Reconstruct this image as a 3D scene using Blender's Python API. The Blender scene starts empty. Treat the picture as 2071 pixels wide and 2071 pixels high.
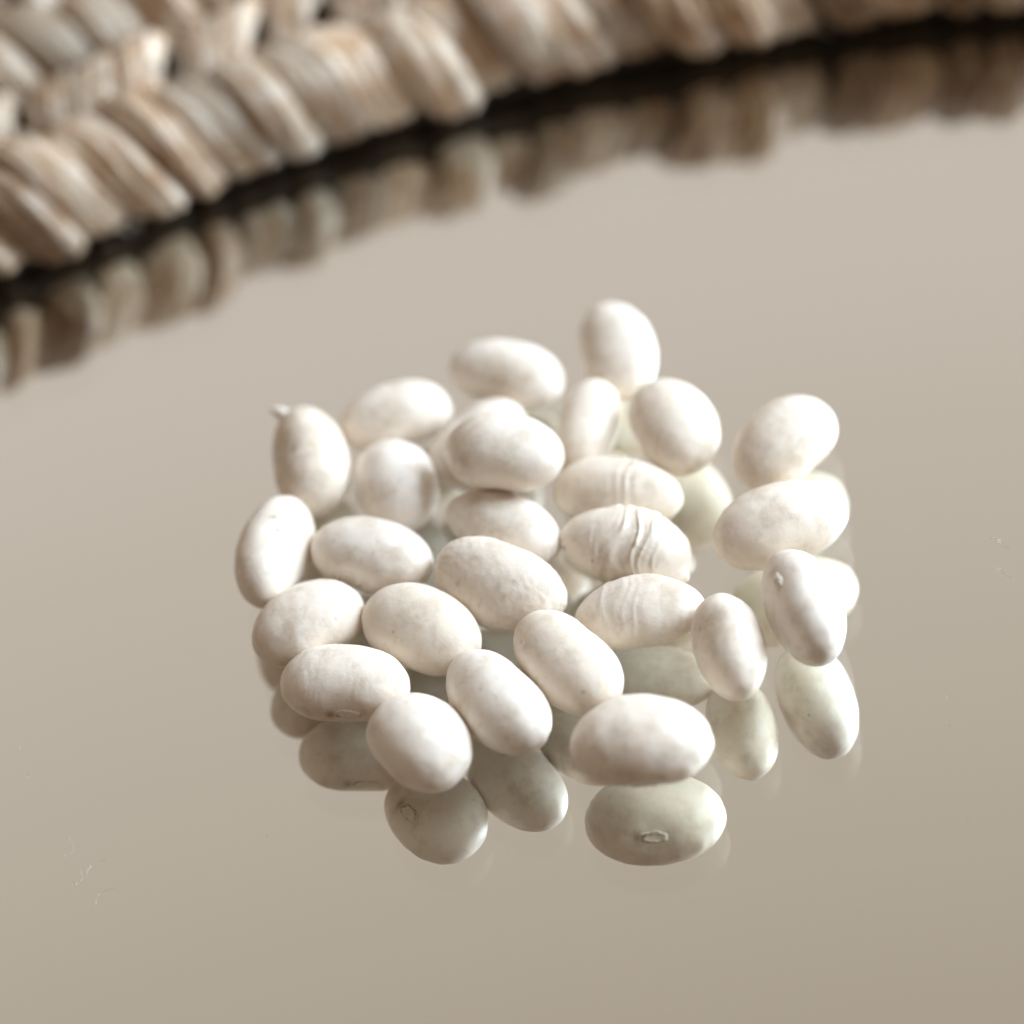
import bpy, math, random
import numpy as np
from mathutils import Matrix, Vector, noise, Euler

MM = 0.001
sc = bpy.context.scene
C = sc.collection

# ------------------------------------------------------------------ camera
TH = math.radians(48.0); RHO = math.atan2(.196, .98); DIST = 615.4 * MM
F = Vector((0, math.cos(TH), -math.sin(TH)))
U0 = Vector((0, math.sin(TH), math.cos(TH))); R0 = Vector((1, 0, 0))
RT = math.cos(RHO) * R0 - math.sin(RHO) * U0
UP = math.sin(RHO) * R0 + math.cos(RHO) * U0
cd = bpy.data.cameras.new('camera'); cam = bpy.data.objects.new('camera', cd); C.objects.link(cam)
mw = Matrix((RT, UP, -F)).transposed().to_4x4(); mw.translation = -F * DIST
cam.matrix_world = mw
cd.sensor_width = 36; cd.lens = 36 * 5.2; cd.clip_start = .01; cd.clip_end = 50
cd.dof.use_dof = True; cd.dof.focus_distance = 0.5960; cd.dof.aperture_fstop = 6.8
cd.dof.aperture_blades = 9
sc.camera = cam

# ------------------------------------------------------------------ room light
w = bpy.data.worlds.new('World'); sc.world = w; w.use_nodes = True
nt = w.node_tree; bg = nt.nodes['Background']
tc = nt.nodes.new('ShaderNodeTexCoord'); sx = nt.nodes.new('ShaderNodeSeparateXYZ')
rp = nt.nodes.new('ShaderNodeValToRGB')
nt.links.new(tc.outputs['Generated'], sx.inputs[0])
mr = nt.nodes.new('ShaderNodeMapRange')
mr.inputs['From Min'].default_value = -1; mr.inputs['From Max'].default_value = 1
nt.links.new(sx.outputs['Z'], mr.inputs['Value']); nt.links.new(mr.outputs[0], rp.inputs[0])
cr = rp.color_ramp; cr.interpolation = 'B_SPLINE'
stops = [(-1, (.10, .07, .045)), (0, (.44, .35, .28)), (.45, (.53, .46, .40)), (.68, (.68, .603, .562)),
         (.74, (.60, .525, .46)), (.82, (.435, .37, .297)), (1, (.24, .19, .13))]
while len(cr.elements) < len(stops): cr.elements.new(.5)
for e, (z, c) in zip(cr.elements, stops):
    e.position = (z + 1) / 2; e.color = (*c, 1)
# the room is dimmer behind the camera than on the window side it looks towards
vd = nt.nodes.new('ShaderNodeVectorMath'); vd.operation = 'DOT_PRODUCT'; vd.inputs[1].default_value = (.45, .89, 0)
nt.links.new(tc.outputs['Generated'], vd.inputs[0])
m2 = nt.nodes.new('ShaderNodeMapRange'); m2.interpolation_type = 'SMOOTHSTEP'
m2.inputs['From Min'].default_value = -.7; m2.inputs['From Max'].default_value = .45
m2.inputs['To Min'].default_value = .44; m2.inputs['To Max'].default_value = 1.0
nt.links.new(vd.outputs['Value'], m2.inputs['Value'])
wm = nt.nodes.new('ShaderNodeMix'); wm.data_type = 'RGBA'; wm.blend_type = 'MULTIPLY'; wm.inputs[7].default_value = (1.0, .84, .68, 1)
iv = nt.nodes.new('ShaderNodeMath'); iv.operation = 'SUBTRACT'; iv.inputs[0].default_value = 1.0
nt.links.new(m2.outputs[0], iv.inputs[1]); iv.use_clamp = True
nt.links.new(iv.outputs[0], wm.inputs[0]); nt.links.new(rp.outputs[0], wm.inputs[6])
nt.links.new(wm.outputs[2], bg.inputs[0]); nt.links.new(m2.outputs[0], bg.inputs[1])

ld = bpy.data.lights.new('window_light', 'AREA'); ld.shape = 'RECTANGLE'; ld.size = .85; ld.size_y = .95
ld.energy = 37.0; ld.color = (.83, .99, 1.14)
lo = bpy.data.objects.new('window_light', ld); C.objects.link(lo)
AZ = math.radians(12); EL = math.radians(30)
ldir = Vector((math.cos(EL) * math.cos(AZ), math.cos(EL) * math.sin(AZ), math.sin(EL)))
lo.location = ldir * 1.3
lo.rotation_euler = (ldir).to_track_quat('Z', 'Y').to_euler()

vs = sc.view_settings; vs.view_transform = 'Standard'; vs.look = 'None'; vs.exposure = 0; vs.gamma = 1
sc.render.engine = 'CYCLES'
cy = sc.cycles
cy.use_denoising = True; cy.denoiser = 'OPENIMAGEDENOISE'
cy.max_bounces = 14; cy.transmission_bounces = 12; cy.glossy_bounces = 10; cy.diffuse_bounces = 5
cy.caustics_reflective = True; cy.caustics_refractive = True; cy.blur_glossy = 0.0
cy.sample_clamp_indirect = 12

# ------------------------------------------------------------------ materials
def newmat(name):
    m = bpy.data.materials.new(name); m.use_nodes = True
    return m, m.node_tree, m.node_tree.nodes['Principled BSDF']

def N(nt, t, **kw):
    n = nt.nodes.new(t)
    for k, v in kw.items():
        if hasattr(n, k): setattr(n, k, v)
        else: n.inputs[k].default_value = v
    return n

def mixc(nt, fac, a, b, mode='MIX'):
    n = nt.nodes.new('ShaderNodeMix'); n.data_type = 'RGBA'; n.blend_type = mode
    for s, v in ((0, fac), (6, a), (7, b)):
        if hasattr(v, 'is_linked'): nt.links.new(v, n.inputs[s])
        elif s == 0: n.inputs[0].default_value = v
        else: n.inputs[s].default_value = (*v, 1)
    return n.outputs[2]

def ramp(nt, src, lo_, hi_):
    n = nt.nodes.new('ShaderNodeMapRange'); n.interpolation_type = 'SMOOTHSTEP'
    n.inputs['From Min'].default_value = lo_; n.inputs['From Max'].default_value = hi_
    nt.links.new(src, n.inputs['Value']); return n.outputs[0]

def mathn(nt, op, a, b):
    n = nt.nodes.new('ShaderNodeMath'); n.operation = op
    for i, v in enumerate((a, b)):
        if hasattr(v, 'is_linked'): nt.links.new(v, n.inputs[i])
        else: n.inputs[i].default_value = v
    return n.outputs[0]

# bean skin
mbean, nt, bs = newmat('bean_skin')
tc = N(nt, 'ShaderNodeTexCoord'); oi = N(nt, 'ShaderNodeObjectInfo')
off = N(nt, 'ShaderNodeVectorMath', operation='ADD')
nt.links.new(tc.outputs['Object'], off.inputs[0])
cmb = N(nt, 'ShaderNodeCombineXYZ'); nt.links.new(oi.outputs['Random'], cmb.inputs[0]); nt.links.new(oi.outputs['Random'], cmb.inputs[2])
nt.links.new(cmb.outputs[0], off.inputs[1])
def nz(scale, detail=4, rough=.55):
    n = N(nt, 'ShaderNodeTexNoise'); n.inputs['Scale'].default_value = scale
    n.inputs['Detail'].default_value = detail; n.inputs['Roughness'].default_value = rough
    nt.links.new(off.outputs[0], n.inputs['Vector']); return n.outputs['Fac']
base = mixc(nt, oi.outputs['Random'], (.87, .80, .72), (.80, .695, .575))
c = mixc(nt, ramp(nt, nz(190, 4, .6), .47, .72), base, (.65, .545, .43))
c = mixc(nt, mathn(nt, 'MULTIPLY', ramp(nt, nz(560, 5, .65), .50, .72), .5), c, (.58, .49, .385))
c = mixc(nt, mathn(nt, 'MULTIPLY', ramp(nt, nz(900, 2), .50, .72), .25), c, (.88, .86, .82))
vo = N(nt, 'ShaderNodeTexVoronoi'); vo.inputs['Scale'].default_value = 260
nt.links.new(off.outputs[0], vo.inputs['Vector'])
dots = mathn(nt, 'MULTIPLY', ramp(nt, vo.outputs['Distance'], .07, .02), ramp(nt, nz(120, 1), .56, .6))
c = mixc(nt, mathn(nt, 'MULTIPLY', dots, .6), c, (.25, .2, .15))
at = N(nt, 'ShaderNodeAttribute'); at.attribute_name = 'stain'
c = mixc(nt, at.outputs['Fac'], c, (.24, .14, .075))
nt.links.new(c, bs.inputs['Base Color'])
bs.inputs['Roughness'].default_value = .37; bs.inputs['Specular IOR Level'].default_value = .35
bs.inputs['Subsurface Weight'].default_value = .25; bs.inputs['Subsurface Radius'].default_value = (1.0, .75, .5)
bs.inputs['Subsurface Scale'].default_value = .0009
bp = N(nt, 'ShaderNodeBump'); bp.inputs['Strength'].default_value = .34; bp.inputs['Distance'].default_value = .0002
hh = mathn(nt, 'ADD', mathn(nt, 'MULTIPLY', nz(700, 4), 1.0), mathn(nt, 'MULTIPLY', nz(2600, 2), .25))
nt.links.new(hh, bp.inputs['Height']); nt.links.new(bp.outputs[0], bs.inputs['Normal'])

# hilum scar
mhil, nt, bs = newmat('hilum_scar')
at = N(nt, 'ShaderNodeAttribute'); at.attribute_name = 'ring'
tc = N(nt, 'ShaderNodeTexCoord'); nn = N(nt, 'ShaderNodeTexNoise'); nn.inputs['Scale'].default_value = 2200
nt.links.new(tc.outputs['Object'], nn.inputs['Vector'])
f = ramp(nt, mathn(nt, 'ADD', at.outputs['Fac'], mathn(nt, 'MULTIPLY', mathn(nt, 'SUBTRACT', nn.outputs['Fac'], .5), 1.6)), .35, .9)
nt.links.new(mixc(nt, f, (.74, .67, .56), (.36, .28, .19)), bs.inputs['Base Color']); bs.inputs['Roughness'].default_value = .6

# straw
def straw(name, light, dark, k=1.0):
    m, nt, bs = newmat(name)
    uv = N(nt, 'ShaderNodeUVMap'); uv.uv_map = 'UVMap'
    oi = N(nt, 'ShaderNodeObjectInfo')
    mp = N(nt, 'ShaderNodeMapping'); nt.links.new(uv.outputs[0], mp.inputs[0]); mp.inputs['Scale'].default_value = (1.6, 26, 1)
    cb = N(nt, 'ShaderNodeCombineXYZ'); nt.links.new(mathn(nt, 'MULTIPLY', oi.outputs['Random'], 40.), cb.inputs[0])
    nt.links.new(cb.outputs[0], mp.inputs['Location'])
    n1 = N(nt, 'ShaderNodeTexNoise'); n1.inputs['Scale'].default_value = 1.0; n1.inputs['Detail'].default_value = 4
    nt.links.new(mp.outputs[0], n1.inputs['Vector'])
    mp2 = N(nt, 'ShaderNodeMapping'); nt.links.new(uv.outputs[0], mp2.inputs[0]); mp2.inputs['Scale'].default_value = (2.5, 3, 1)
    nt.links.new(cb.outputs[0], mp2.inputs['Location'])
    n2 = N(nt, 'ShaderNodeTexNoise'); n2.inputs['Scale'].default_value = 1.0; n2.inputs['Detail'].default_value = 3
    nt.links.new(mp2.outputs[0], n2.inputs['Vector'])
    c = mixc(nt, ramp(nt, n1.outputs['Fac'], .38, .66), dark, light)
    tanf = mathn(nt, 'MULTIPLY', ramp(nt, n2.outputs['Fac'], .45, .7), .75)
    c = mixc(nt, tanf, c, tuple(x * y for x, y in zip(dark, (.95, .78, .62))))
    hs = N(nt, 'ShaderNodeHueSaturation')
    nt.links.new(c, hs.inputs['Color'])
    nt.links.new(mathn(nt, 'ADD', mathn(nt, 'MULTIPLY', oi.outputs['Random'], .65), .62 * k), hs.inputs['Value'])
    nt.links.new(hs.outputs[0], bs.inputs['Base Color'])
    bs.inputs['Roughness'].default_value = .32; bs.inputs['Specular IOR Level'].default_value = .5
    bp = N(nt, 'ShaderNodeBump'); bp.inputs['Strength'].default_value = .7; bp.inputs['Distance'].default_value = .0004
    nt.links.new(n1.outputs['Fac'], bp.inputs['Height']); nt.links.new(bp.outputs[0], bs.inputs['Normal'])
    return m
mst = [straw('pale_straw', (.88, .78, .65), (.42, .27, .15)), straw('tan_straw', (.74, .58, .42), (.24, .13, .06)),
       straw('cream_straw', (.90, .82, .71), (.52, .37, .23))]
mcore, nt, bs = newmat('gap_shade_backing'); bs.inputs['Roughness'].default_value = .9  # near-black colour stands in for shade under the rim and between strands
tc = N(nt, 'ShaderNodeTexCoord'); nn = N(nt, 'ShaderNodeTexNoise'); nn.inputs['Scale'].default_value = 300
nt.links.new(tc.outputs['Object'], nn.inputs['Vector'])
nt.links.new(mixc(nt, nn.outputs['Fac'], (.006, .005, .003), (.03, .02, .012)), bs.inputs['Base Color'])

# mirror glass, silvered back
mglass = bpy.data.materials.new('mirror_glass'); mglass.use_nodes = True; nt = mglass.node_tree
nt.nodes.remove(nt.nodes['Principled BSDF']); g = N(nt, 'ShaderNodeBsdfGlass'); g.inputs['IOR'].default_value = 1.52
g.inputs['Roughness'].default_value = 0; g.inputs['Color'].default_value = (.985, .992, .983, 1)
nt.links.new(g.outputs[0], nt.nodes['Material Output'].inputs[0])
msilver = bpy.data.materials.new('silvering'); msilver.use_nodes = True; nt = msilver.node_tree
nt.nodes.remove(nt.nodes['Principled BSDF']); g = N(nt, 'ShaderNodeBsdfAnisotropic'); g.inputs['Roughness'].default_value = 0
g.inputs['Color'].default_value = (.908, .905, .88, 1)
nt.links.new(g.outputs[0], nt.nodes['Material Output'].inputs[0])
mdust, nt, bs = newmat('dust'); bs.inputs['Base Color'].default_value = (.75, .72, .68, 1); bs.inputs['Roughness'].default_value = .9
bs.inputs['Alpha'].default_value = .3

# ------------------------------------------------------------------ helpers
def mesh_obj(name, verts, faces, mats, parent=None, smooth=True, loc=(0, 0, 0)):
    me = bpy.data.meshes.new(name); me.from_pydata([tuple(v) for v in verts], [], faces)
    for m in (mats if isinstance(mats, (list, tuple)) else [mats]): me.materials.append(m)
    if smooth: me.polygons.foreach_set('use_smooth', [True] * len(me.polygons))
    me.update()
    o = bpy.data.objects.new(name, me); C.objects.link(o); o.location = loc
    if parent: o.parent = parent
    return o

def tag(o, label=None, cat=None, group=None, kind=None):
    for k, v in (('label', label), ('category', cat), ('group', group), ('kind', kind)):
        if v: o[k] = v
    return o

def fattr(o, name, vals):
    a = o.data.attributes.new(name, 'FLOAT', 'POINT'); a.data.foreach_set('value', np.asarray(vals, dtype=np.float32))

# ------------------------------------------------------------------ the round mirror
CX, CY, RIN = 34.2 * MM, -204.9 * MM, 272.1 * MM
mirror = bpy.data.objects.new('round_mirror', None); C.objects.link(mirror); mirror.location = (CX, CY, 0)
tag(mirror, 'large round mirror lying flat with a thick braided straw rim, under the scattered white beans', 'mirror')
THK = 4.5 * MM; RG = RIN + 60 * MM; n = 256
vv = []; ff = []
for z in (0, -THK):
    for i in range(n):
        a = 2 * math.pi * i / n; vv.append((RG * math.cos(a), RG * math.sin(a), z))
ff.append(list(range(n))); ff.append(list(range(2 * n - 1, n - 1, -1)))
for i in range(n): ff.append([i, i + n, (i + 1) % n + n, (i + 1) % n])
glass = mesh_obj('glass', vv, ff, [mglass, msilver], mirror, smooth=False)
glass.data.polygons[1].material_index = 1

# braided rim: four plaits, each of two rows of folded straw strands
H = 11.0
def strand_mesh(name, half, rnd, width, thick, lean, ns=18, nr=28):
    # path in (u along the rim, v outward from the plait's inner edge, z)
    if half == 0:
        P = [(12.6, 6.0), (11.2, 9.4), (8.6, 12.4), (5.4, 13.2), (2.5, 12.4), (.7, 10.0), (.1, 6.6), (.7, 3.3), (3.6, 2.3), (7.5, 2.8)]
        vpiv = 0.
    else:
        P = [(7.9, 5.6), (9.3, 9.2), (11.4, 12.2), (14.4, 13.4), (17.6, 12.2), (19.6, 9.0), (20.6, 5.6), (19.8, 3.2), (17.4, 3.0), (14, 3.6)]; 
        vpiv = 21.
    P = np.array(P, float); P[:, 1] *= rnd.uniform(.86, 1.04); P[:, 0] += (rnd.uniform(-.7, 1.3) if half == 0 else rnd.uniform(-.5, .6)); P[:, 1] = np.maximum(P[:, 1], thick * .5)
    t = np.linspace(0, len(P) - 1, ns); pts = []
    for q in t:                                   # Catmull-Rom
        i = min(int(q), len(P) - 2); s = q - i
        p0, p1, p2, p3 = P[max(i - 1, 0)], P[i], P[i + 1], P[min(i + 2, len(P) - 1)]
        pts.append(.5 * (2 * p1 + (p2 - p0) * s + (2 * p0 - 5 * p1 + 4 * p2 - p3) * s * s + (3 * p1 - p0 - 3 * p2 + p3) * s ** 3))
    pts = np.array(pts)
    tl = math.tan(lean)
    bow = rnd.uniform(-.5, .5)
    seg = np.r_[0, np.cumsum(np.linalg.norm(np.diff(pts, axis=0), axis=1))]
    kb = int(ns * 6.6 / 9.0)
    u = -(np.maximum(0, seg[kb] - seg)) * tl * .75 - np.maximum(0, seg - seg[kb]) * tl * .3 + bow * np.sin(np.linspace(0, 3.1, ns))
    # beneath the rim the strand turns back
    X = np.stack([u, pts[:, 0], pts[:, 1]], 1)
    V = []; uv = []; tw = rnd.uniform(-.25, .25); L = 0
    ribs = rnd.choice([2, 3, 3, 4]); ph = rnd.uniform(0, 6.28)
    for i in range(ns):
        T = X[min(i + 1, ns - 1)] - X[max(i - 1, 0)]; T /= np.linalg.norm(T)
        side = np.array([1., 0, 0]); side -= T * (side @ T); side /= np.linalg.norm(side); nrm = np.cross(T, side)
        if i: L += np.linalg.norm(X[i] - X[i - 1])
        a0 = tw + .17 * (1 if half == 0 else -1)                 # shingle tilt
        e = i / (ns - 1); wf = width * (.74 + .26 * math.sin(3.1 * e)) * (1 + .08 * math.sin(5 * e + ph))
        for j in range(nr):
            a = 2 * math.pi * j / nr; ca, sa = math.cos(a), math.sin(a)
            x = wf / 2 * math.copysign(abs(ca) ** .8, ca)
            y = thick / 2 * math.copysign(abs(sa) ** .8, sa) * (1 + .15 * math.cos(ribs * 2 * math.pi * (ca + 1) / 2 + ph))
            q = X[i] + side * (x * math.cos(a0) - y * math.sin(a0)) + nrm * (x * math.sin(a0) + y * math.cos(a0))
            q[2] = max(q[2], .12)
            V.append(q * MM); uv.append((L / 10, j / nr * 2 if j <= nr / 2 else 2 - j / nr * 2))
    Fc = []
    for i in range(ns - 1):
        for j in range(nr):
            Fc.append((i * nr + j, i * nr + (j + 1) % nr, (i + 1) * nr + (j + 1) % nr, (i + 1) * nr + j))
    Fc.append(tuple(range(nr))[::-1]); Fc.append(tuple((ns - 1) * nr + j for j in range(nr)))
    return V, Fc, uv

def to_mesh(name, V, Fc, uv, mats):
    me = bpy.data.meshes.new(name); me.from_pydata([tuple(v) for v in V], [], Fc)
    for m in mats: me.materials.append(m)
    me.polygons.foreach_set('use_smooth', [True] * len(me.polygons))
    ul = me.uv_layers.new(name='UVMap')
    vi = np.empty(len(me.loops), dtype=np.int32); me.loops.foreach_get('vertex_index', vi)
    ul.data.foreach_set('uv', np.array(uv, dtype=np.float32)[vi].ravel())
    me.update(); return me

rnd = random.Random(11)
variants = {0: [], 1: []}
for half in (0, 1):
    for m in range(3):
        for k in range(8):
            V, Fc, uv = strand_mesh('strand', half, rnd, rnd.uniform(5.2, 7.9), rnd.uniform(3.0, 4.3), math.radians(rnd.uniform(24, 35) if half == 0 else rnd.uniform(22, 40)))
            variants[half].append((to_mesh('strand', V, Fc, uv, [mst[m]]), V, Fc, uv, m))

# backing ring under the plaits, coloured near black for the shade in the gap
vv = []; ff = []; prof = [(2.0, .05), (1.5, 3.4), (3.2, 5.2), (6, 7.6), (10, 9.6), (15, 8.4), (21, 3.6), (26, 8.4), (31, 9.6), (36, 8.4), (42, 3.6), (47, 8.4), (52, 9.6), (57, 8.4), (63, 3.6), (68, 8.4), (73, 9.6), (79, 6.5), (80, 3.5), (80, .05)]
for i in range(n):
    a = 2 * math.pi * i / n
    for v, z in prof:
        r = RIN + v * MM; vv.append((r * math.cos(a), r * math.sin(a), z * MM))
m_ = len(prof)
for i in range(n):
    for j in range(m_): ff.append((i * m_ + j, ((i + 1) % n) * m_ + j, ((i + 1) % n) * m_ + (j + 1) % m_, i * m_ + (j + 1) % m_))
rim = mesh_obj('braided_rim', vv, ff, mcore, mirror)

restV = []; restF = []; restUV = []; restM = []
nvis = 0
for row in range(4):
    for half in (0, 1):
        rr = RIN + (row * 21.0 + 10) * MM
        pitch = 6.6 * MM; cnt = int(2 * math.pi * rr / pitch)
        for i in range(cnt):
            a = 2 * math.pi * (i + (.5 if half else 0) + rnd.uniform(-.13, .13) + row * .37) / cnt
            # angle measured from the far side (world +Y); the photograph shows only that part
            d = (a + math.pi) % (2 * math.pi) - math.pi
            me, V, Fc, uv, m = variants[half][rnd.randrange(24)]
            s = rnd.uniform(.92, 1.06); jz = rnd.uniform(0, .25)
            Rr = RIN + row * 21 * MM
            # local (u,v,z) -> ring: u = toward +x at the far side
            M = Matrix.Rotation(-d, 4, 'Z') @ Matrix.Translation((0, Rr + rnd.uniform(-.5, 1.3) * MM * (1 if half == 0 else -1), jz * MM)) @ Matrix.Diagonal((s, 1, 1, 1))
            x = math.sin(d) * rr
            inview = -.098 < x < .050 and abs(d) < 1 and row < 3
            if inview and row == 2: inview = x < -.035
            if inview and row == 1: inview = x < .02
            if inview:
                o = bpy.data.objects.new('strand', me); C.objects.link(o); o.parent = rim; o.matrix_local = M; nvis += 1
            else:
                b = len(restV)
                step = V if False else V
                restV.extend([tuple(M @ Vector(v)) for v in V]); restF.extend([tuple(b + q for q in f_) for f_ in Fc]); restUV.extend(uv); restM.extend([m] * len(Fc))
print('strands as parts', nvis, 'rest faces', len(restF))
me = to_mesh('strand_weave', restV, restF, restUV, mst); me.polygons.foreach_set('material_index', restM)
o = bpy.data.objects.new('strand_weave', me); C.objects.link(o); o.parent = rim; o['kind'] = 'stuff'

# frayed fibres standing out of the plaits
fv = []; ff = []; fuv = []
for _ in range(150):
    d = rnd.uniform(-.42, .16); v0 = rnd.choice([0, 0, 0, 1]) * 21 + rnd.uniform(-.4, 16)
    z0 = 6 + 8 * math.sin(min(max((v0 % 21) / 21, .0), 1) * math.pi) ** .5 if v0 > 1 else rnd.uniform(5, 11)
    ln = rnd.uniform(5, 16); lean = rnd.uniform(-.9, .9); w_ = rnd.uniform(.12, .5)
    lift = rnd.uniform(-.2, .8)
    b = len(fv); K_ = 7
    for k in range(K_):
        t = k / (K_ - 1)
        v = v0 + ln * (.5 - t) * math.cos(lean); u = ln * (t - .5) * math.sin(lean) + 1.5 * math.sin(3 * t + d * 90)
        v = max(v, -1.6)
        z = z0 - 1.2 * ((t - .5) * 2) ** 2 + lift
        if v < 1.5: z = min(z, 10.5) - (1.5 - v) * .8
        z = max(z, 1.5)
        rr = RIN + v * MM; dd = d + u * MM / rr; ww = w_ * MM * (1 - .6 * t) / rr
        for q in (-1, 1):
            fv.append((math.sin(dd + q * ww) * rr, math.cos(dd + q * ww) * rr, z * MM)); fuv.append((t, .5 + q * .5))
    for k in range(K_ - 1):
        a_ = b + 2 * k; ff.append((a_, a_ + 1, a_ + 3, a_ + 2))
me = to_mesh('loose_fibre', fv, ff, fuv, [mst[2]])
o = bpy.data.objects.new('loose_fibre', me); C.objects.link(o); o.parent = rim; o['kind'] = 'stuff'

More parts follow.
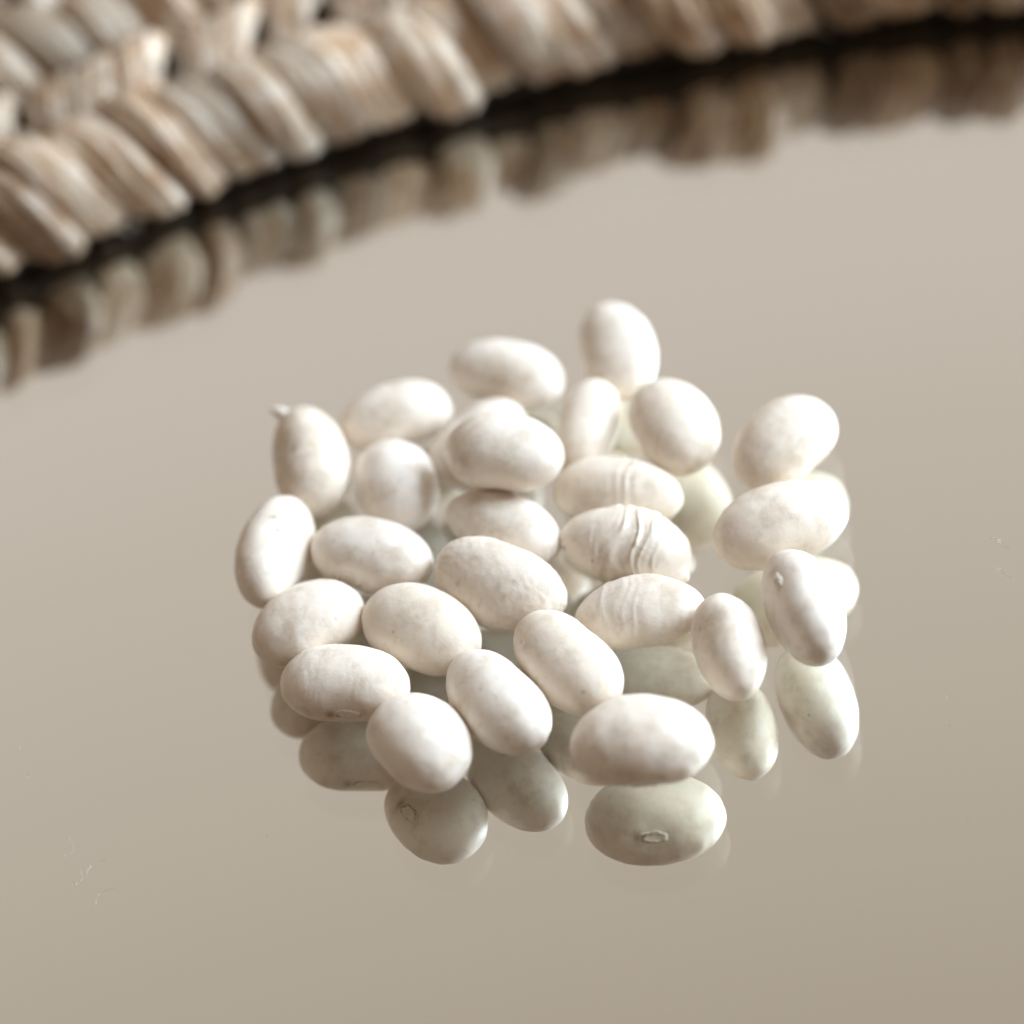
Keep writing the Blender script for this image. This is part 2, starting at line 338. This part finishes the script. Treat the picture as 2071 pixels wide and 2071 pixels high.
# ------------------------------------------------------------------ beans
# key: (x,y,z mm, half axes mm, yaw, pitch, roll, hilum angle, hilum pos along, show hilum, opts, label)
BE = {
'A': ((15.73,18.60,3.27), (6.82,4.57,2.97), (-88.2,12.1,8.6), 190, 0, 0, {}, 'smooth white bean farthest back, alone above the narrow bean, pointing away'),
'B': ((2.63,18.36,3.46), (7.04,4.32,3.46), (-33.7,0.0,0.0), 195, 0, 0, {}, 'smooth oval white bean lying crosswise at the back, left of the farthest bean'),
'C': ((-2.05,8.17,3.40), (6.74,4.67,3.27), (37.9,-4.4,12.4), 20, 0, 0, {}, 'white bean mostly hidden beneath the topmost oval bean'),
'D': ((0.53,0.85,9.29), (7.07,4.84,4.00), (-24.3,0.0,5.2), 195, 0, 0, {'bend': .03}, 'topmost oval white bean, resting on another bean in the back half of the pile'),
'E': ((-12.55,3.98,3.90), (6.58,4.72,3.89), (-82.3,0.8,2.9), 200, 0, 0, {}, 'roundish white bean with a shadow band, between the sprouted bean and the topmost bean'),
'F': ((-21.87,9.29,4.92), (7.49,4.47,4.92), (-89.9,0.0,0.0), 140, -.05, 0, {'fl': [(-.15, .5, .06, .2), (.1, .2, .05, .1), (.2, -.5, .04, .1)], 'sprout': 1, 'wr': (.06, 200)}, 'bean with a tiny pointed sprout at its top end, on the left of the pile'),
'G': ((-27.63,-3.46,4.63), (7.47,3.95,4.70), (65.4,0.8,-17.4), 150, .1, 0, {'fa': .9, 'fl': [(.05, -.35, .035, .09), (-.17, -.05, .035, .07), (.25, -.6, .025, .07)], 'bend': .2}, 'leftmost white bean, lying on its side below the sprouted bean, with dark flecks'),
'H': ((-16.59,-6.36,4.58), (7.47,4.60,3.91), (-31.8,0.3,-1.8), 184, -.15, 1, {'fa': .3, 'fl': [(-.5, -1.2, .03, .07), (.2, -1.1, .03, .09)]}, 'oval white bean right of the leftmost bean, with a scar on its lower edge'),
'I': ((-3.02,-14.33,4.24), (7.89,5.04,3.46), (-32.3,9.3,36.6), -20, 0, 0, {'fa': .28, 'fl': [(.1, 1.9, .04, .10), (.22, 2.15, .03, .09), (.27, 1.7, .05, .06), (-.5, 2.2, .03, .1), (-.1, 2.5, .03, .07), (.45, 2.0, .02, .06)], 'rough': 1}, 'large flat mottled bean with greyish pitted skin in the middle of the pile'),
'J': ((-1.11,-5.47,3.61), (7.35,4.19,3.60), (-42.0,1.8,2.0), 190, 0, 0, {}, 'smooth bean just behind the large mottled bean, below the topmost bean'),
'K': ((-11.16,15.14,3.58), (6.71,4.22,3.58), (5.4,0.0,0.0), 200, 0, 0, {}, 'back left white bean behind the roundish banded bean, its left end in shade'),
'L': ((10.35,7.48,3.25), (6.74,3.67,3.17), (68.3,-6.6,5.2), 10, 0, 0, {'bend': .03}, 'narrow straight white bean right of the topmost bean, pointing away'),
'M': ((20.21,4.21,4.21), (6.92,4.96,4.21), (-77.4,0.0,0.0), 190, 0, 0, {}, 'round plump white bean at the back right, before the farthest bean'),
'N': ((12.23,-3.33,3.29), (7.77,4.29,3.00), (-23.3,-0.7,25.9), 195, 0, 0, {'wr': (.15, 90, .1, .3)}, 'bean with a few upright folds, directly behind the deeply wrinkled bean'),
'O': ((11.89,-12.10,3.69), (7.83,4.76,3.57), (-28.4,1.3,17.1), 180, .3, 0, {'fl': [(-.86, -.6, .03, .09), (-.33, -.75, .024, .05)], 'wr': (.36, 105, .1, .5), 'nub': 1, 'tip': -1, 'bend': .04}, 'deeply wrinkled white bean with ridged skin and a small nub at its right end'),
'P': ((11.85,-21.81,3.36), (7.52,4.60,3.25), (-11.4,-6.0,8.2), 200, 0, 0, {'wr': (.11, 150, -.3, .4), 'tip': 1}, 'bean with pointed right end and faint ripples, in front of the deeply wrinkled bean'),
'Q': ((-25.19,-14.13,3.89), (6.79,4.86,3.89), (20.5,0.0,0.0), 190, 0, 0, {'fl': [(.35, -.9, .02, .04)]}, 'smooth tilted bean just below the leftmost bean, above the front left bean'),
'R': ((-12.60,-18.28,3.72), (7.18,4.95,3.29), (-36.3,9.5,22.2), 190, 0, 0, {}, 'smooth broad bean left of and below the large mottled bean'),
'S': ((-22.01,-23.98,3.79), (7.40,4.68,3.79), (-18.3,0.8,3.5), 177, .12, 1, {'boxy': 1, 'stain': 1, 'wr': (.035, 240, -.1, .6)}, 'squarish front left bean with a brown spot and eye scar on its lower edge'),
'T': ((-14.93,-34.60,4.16), (6.72,5.20,4.16), (-64.3,0.0,0.0), 228, -.05, 1, {'stain': 1}, 'round egg-like bean at the very front left, its eye scar seen in the reflection'),
'U': ((-5.73,-31.15,4.55), (8.13,4.62,3.92), (-64.7,-3.0,11.9), -8, -.1, 1, {}, 'smooth bean slanting right behind the egg-like front bean'),
'V': ((2.78,-27.26,4.18), (7.92,4.78,3.93), (-61.7,2.2,5.3), -6, -.1, 1, {'fl': [(-.53, 2.45, .022, .05), (.75, 2.3, .022, .045)]}, 'long slanting bean with two tiny dark dots, behind the biggest bean'),
'W': ((9.03,-41.01,4.41), (7.86,5.66,4.41), (-13.7,0.0,0.0), 214, .05, 1, {'stain': 1}, 'biggest smooth oval bean at the front right, touching its own clear reflection'),
'X': ((20.68,-30.57,5.05), (6.59,4.04,4.61), (-87.0,5.8,-5.7), 128, -.22, 0, {'fa': .35, 'fl': [(-.30, .0, .02, .12), (-.24, .3, .05, .05), (-.36, -.15, .02, .05), (-.2, .1, .015, .05)]}, 'upright smallish bean with grey marks, right of the pointed rippled bean'),
'Y': ((29.75,-27.81,5.52), (7.41,4.25,5.52), (-81.3,0.0,0.0), 126, -.20, 1, {'bend': .05, 'flap': 1}, 'bright bean standing on its edge at the right, with a pale raised eye scar'),
'Z': ((29.49,-13.80,4.25), (7.90,5.01,4.25), (9.9,0.0,0.0), 195, 0, 0, {'point': .2}, 'smooth white bean at the right edge, between the edge-standing bean and the upper right bean'),
'Aa': ((32.15,-1.84,4.24), (7.06,4.98,4.24), (40.3,0.0,0.0), 200, 0, 0, {}, 'isolated plump bean at the upper right, tilted up to the right'),
}

def shape(key, sz, phi, x0, opt, seed):
    l, b, h = sz; ph = math.radians(phi)
    nv = np.array([0, math.cos(ph), math.sin(ph)])
    bend = opt.get('bend', .09); dent = .10; e = 2.5 if opt.get('boxy') else 2.18
    wr = opt.get('wr')
    tip = opt.get('tip', 0)
    def f(x, v):
        """x in [-1,1] along the bean, v ring angle"""
        ee = e + (1.62 - e) * min(1, max(0, tip * x * 2.5)) if tip else e
        r = max(0., 1 - abs(x) ** ee) ** (1 / 2.05)
        r *= 1 + .05 * math.sin(seed * 1.7) * x + opt.get('point', 0) * (-x) * .35
        d = np.array([0, math.cos(v), math.sin(v)])
        p = np.array([l * x, b * r * d[1], h * r * d[2]])
        m = min(b, h)
        p += nv * bend * m * (x * x - .33)
        al = float(d @ nv)
        if al > 0: p -= nv * dent * m * math.exp(-((x - x0) / .3) ** 2) * al ** 4
        if r > .02:
            q = Vector(p * .16) + Vector((seed * 3.1, 0, 0))
            k = .034 * noise.noise(q) + .014 * noise.noise(Vector(p * .55) + Vector((0, seed, 0)))
            if opt.get('rough'): k += .012 * noise.noise(Vector(p * 1.6) + Vector((5, seed, 0)))
            p = p * (1 + k)
            if wr:
                amp, fr = wr[0], wr[1] * .01
                xc, xw = (wr[2], wr[3]) if len(wr) > 2 else (0, .6)
                sv = v * min(b, h) * .9
                sl = p[0] - .05 * sv + 1.1 * noise.noise(Vector((p[0] * .3, sv * .35, seed)))
                n1 = noise.noise(Vector((sl * fr * .62, sv * .13, seed * 5)))
                n2 = noise.noise(Vector((sl * fr * 1.25, sv * .22, seed * 9 + 4)))
                s = max(0, 1 - abs(n1) * 3.2) ** 1.6 + .3 * max(0, 1 - abs(n2) * 3.0) ** 2
                mk = math.exp(-((x - xc) / xw) ** 4) * (.55 + .9 * max(0, noise.noise(Vector((p[0] * .3, sv * .25 + 7, seed))) + .3))
                dd = np.array([0, d[1], d[2]])
                p = p + dd * amp * mk * (s - .35) * (1 if d[2] > -.5 else .2)
            if opt.get('nub'):
                tgt = np.array([.86, -.50, .0])
                dn = np.array([x, d[1] * r, d[2] * r]); dn /= max(np.linalg.norm(dn), 1e-6); tgt /= np.linalg.norm(tgt)
                g = math.exp(-((1 - float(dn @ tgt)) / .045) ** 2.2)
                p = p + tgt * 1.05 * g
        return p
    return f, nv

idx = 0
keys = [k for k in BE if BE[k]]
for key in keys:
    loc, sz, ang, phi, x0, hil, opt, label = BE[key]
    idx += 1
    fn, nv = shape(key, sz, phi, x0, opt, idx * .73)
    nu, nvv = (120, 110) if (opt.get('wr') or opt.get('stain') or opt.get('fl')) else (84, 80)
    V = []; st = []
    phr = math.radians(phi)
    for i in range(nu + 1):
        x = -math.cos(math.pi * i / nu)
        if i in (0, nu):
            V.append(fn(x, 0)); st.append(0); continue
        for j in range(nvv):
            v = 2 * math.pi * j / nvv
            V.append(fn(x, v))
            s = 0
            for (fx, fa, frx, fra) in opt.get('fl', ()):
                al = (v - phr + math.pi) % (2 * math.pi) - math.pi
                s += opt.get('fa', .7) * math.exp(-(((x - fx) / frx) ** 2 + ((al - fa) / fra) ** 2))
            if opt.get('stain') or hil:
                al = (v - phr + math.pi) % (2 * math.pi) - math.pi
                def blob(xc, ac, rx, ra, am):
                    return am * math.exp(-(((x - xc) / rx) ** 2 + ((al - ac) / ra) ** 2))
                k = 1 if opt.get('stain') else .35
                s += k * (blob(x0 - .24, 0, .06, .16, .75) + blob(x0 + .19, .05, .03, .10, .6) + blob(x0 + .27, -.1, .05, .2, .25)) + .10 * k * blob(x0, 0, .25, .35, 1)
            st.append(min(1, s))
    Fc = []
    last = 1 + (nu - 1) * nvv
    for j in range(nvv):
        Fc.append((0, 1 + (j + 1) % nvv, 1 + j))
        for i in range(nu - 2):
            a, b2 = 1 + i * nvv, 1 + (i + 1) * nvv
            Fc.append((a + j, a + (j + 1) % nvv, b2 + (j + 1) % nvv, b2 + j))
        a = 1 + (nu - 2) * nvv
        Fc.append((a + j, a + (j + 1) % nvv, last))
    yaw, pit, rol = (math.radians(q) for q in ang)
    Rm = Matrix.Rotation(yaw, 4, 'Z') @ Matrix.Rotation(pit, 4, 'Y') @ Matrix.Rotation(rol, 4, 'X')
    # rest on the glass: let the body down or up so that it just touches
    Rn = np.array(Rm.to_3x3()); Va = np.array(V)
    zmin = (Va @ Rn.T)[:, 2].min()
    z = loc[2]
    z = max(-zmin + .03, z - .25) if key != 'D' else z
    ob = bpy.data.objects.new('bean', None); C.objects.link(ob); ob.empty_display_size = .005
    ob.matrix_world = Matrix.Translation(Vector((loc[0], loc[1], z)) * MM) @ Rm
    tag(ob, label, 'bean', 'white beans scattered on the mirror')
    body = mesh_obj('bean_body', Va * MM, Fc, mbean, ob)
    fattr(body, 'stain', st)
    if hil:      # raised oval eye scar
        rx, ry = 1.45, .74
        na, nrg = 40, 9
        hv = []; hr = []; fc = []
        dv = 1e-3
        rad = .5 * (sz[1] + sz[2])
        for a_ in range(nrg):
            t = a_ / (nrg - 1) * 1.12
            hgt = (.26 * math.exp(-(t / .8) ** 6) if opt.get('flap') else .12 * math.exp(-((t - .78) / .22) ** 2) + .04) - .10 * max(0, t - .98) / .14 + .02
            for b_ in range(na):
                an = 2 * math.pi * b_ / na
                wob = 1 + .22 * noise.noise(Vector((math.cos(an) * 1.6, math.sin(an) * 1.6, idx * 3.3)))
                xx = x0 + wob * t * rx * math.cos(an) / sz[0]; va = phr + wob * t * ry * math.sin(an) / rad
                p = fn(xx, va); q1 = fn(xx + dv, va) - fn(xx - dv, va); q2 = fn(xx, va + dv) - fn(xx, va - dv)
                nn_ = np.cross(q1, q2); nn_ /= np.linalg.norm(nn_)
                if nn_ @ p < 0: nn_ = -nn_
                hg = hgt * (1 + .55 * noise.noise(Vector((math.cos(an) * 2.5, math.sin(an) * 2.5 + t * 2, idx)))) - .03 * (t > 1) 
                hv.append((p + nn_ * hg) * MM); hr.append(max(0, min(1, 1.15 - abs(t - .85) / .26)) * (.7 + .3 * math.cos(an - 2.2)) * (.35 if opt.get('flap') else 1))
        for a_ in range(nrg - 1):
            for b_ in range(na):
                fc.append((a_ * na + b_, a_ * na + (b_ + 1) % na, (a_ + 1) * na + (b_ + 1) % na, (a_ + 1) * na + b_))
        ho = mesh_obj('hilum', hv, fc, mhil, ob); fattr(ho, 'ring', hr)
    if opt.get('sprout'):
        # pointed rootlet leaving the far end
        cv = []; fc = []; S_ = 12; R_ = 12
        p0 = fn(-.90, math.radians(150))
        path = [p0 + np.array([1.0, .6, -.4]), p0 + np.array([.1, .0, .1]), p0 + np.array([-.5, -.5, .3]), p0 + np.array([-.8, -1.1, .45]), p0 + np.array([-.9, -1.6, .5])]
        for i in range(S_):
            q = i / (S_ - 1) * (len(path) - 1); k = min(int(q), len(path) - 2); s = q - k
            c_ = path[k] * (1 - s) + path[k + 1] * s
            T = path[k + 1] - path[k]; T = T / np.linalg.norm(T); a1 = np.cross(T, [0, 0, 1.]); a1 /= np.linalg.norm(a1); a2 = np.cross(T, a1)
            r = 1.0 * (1 - i / (S_ - 1)) ** .8 + .12
            for j in range(R_):
                an = 2 * math.pi * j / R_; cv.append((c_ + (a1 * math.cos(an) + a2 * math.sin(an)) * r) * MM)
        for i in range(S_ - 1):
            for j in range(R_): fc.append((i * R_ + j, i * R_ + (j + 1) % R_, (i + 1) * R_ + (j + 1) % R_, (i + 1) * R_ + j))
        fc.append(tuple((S_ - 1) * R_ + j for j in range(R_)))
        so = mesh_obj('sprout', cv, fc, mbean, ob)

# ------------------------------------------------------------------ dust and lint on the glass
rnd = random.Random(5)
dv_ = []; df_ = []
def flake(x, y, r):
    b = len(dv_); k = 6
    for j in range(k):
        an = 2 * math.pi * j / k; q = r * rnd.uniform(.6, 1.2)
        dv_.append(((x + q * math.cos(an)) * MM, (y + q * math.sin(an)) * MM, .02 * MM))
    dv_.append((x * MM, y * MM, (.04 + r * .5) * MM))
    for j in range(k): df_.append((b + j, b + (j + 1) % k, b + k))
def lint(pts, r):
    b = len(dv_)
    for i, (x, y) in enumerate(pts):
        x2, y2 = pts[min(i + 1, len(pts) - 1)]; x1, y1 = pts[max(i - 1, 0)]
        dx, dy = x2 - x1, y2 - y1; L = math.hypot(dx, dy) or 1
        nx, ny = -dy / L * r, dx / L * r
        dv_.extend([((x + nx) * MM, (y + ny) * MM, .03 * MM), ((x - nx) * MM, (y - ny) * MM, .03 * MM), (x * MM, y * MM, (.03 + 2 * r) * MM)])
    for i in range(len(pts) - 1):
        a = b + 3 * i
        df_.extend([(a, a + 3, a + 5, a + 2), (a + 2, a + 5, a + 4, a + 1)])
for x, y, r in [(-59.8, -20.5, .16), (43.1, -39.7, .15), (33.5, -54.4, .16), (42.4, -53.1, .12), (44.0, -14.4, .14), (-56.2, -37.2, .13),
                (53.4, -18.9, .25), (30, -67, .1), (46, -62, .12), (-45, -50, .08), (-20, -58, .08), (5, -66, .07), (-50, 2, .07), (38, 20, .07)]:
    flake(x, y, r)
for _ in range(420): flake(rnd.uniform(-64, 60), rnd.uniform(-92, 60), .028 + .08 * rnd.random() ** 3)
lint([(-53.9, -40.9), (-53.8, -40.0), (-53.3, -39.3), (-52.4, -39.0), (-51.6, -39.1)], .022)
lint([(-55.4, -34.8), (-55.1, -35.8), (-55.0, -36.8), (-55.8, -37.4)], .022)
lint([(52.6, -18.2), (53.2, -18.9), (53.9, -19.9), (54.3, -20.4)], .09)
do = mesh_obj('dust', dv_, df_, mdust, None, smooth=False); tag(do, 'pale dust specks and bits of lint lying on the mirror around the beans', kind='stuff')
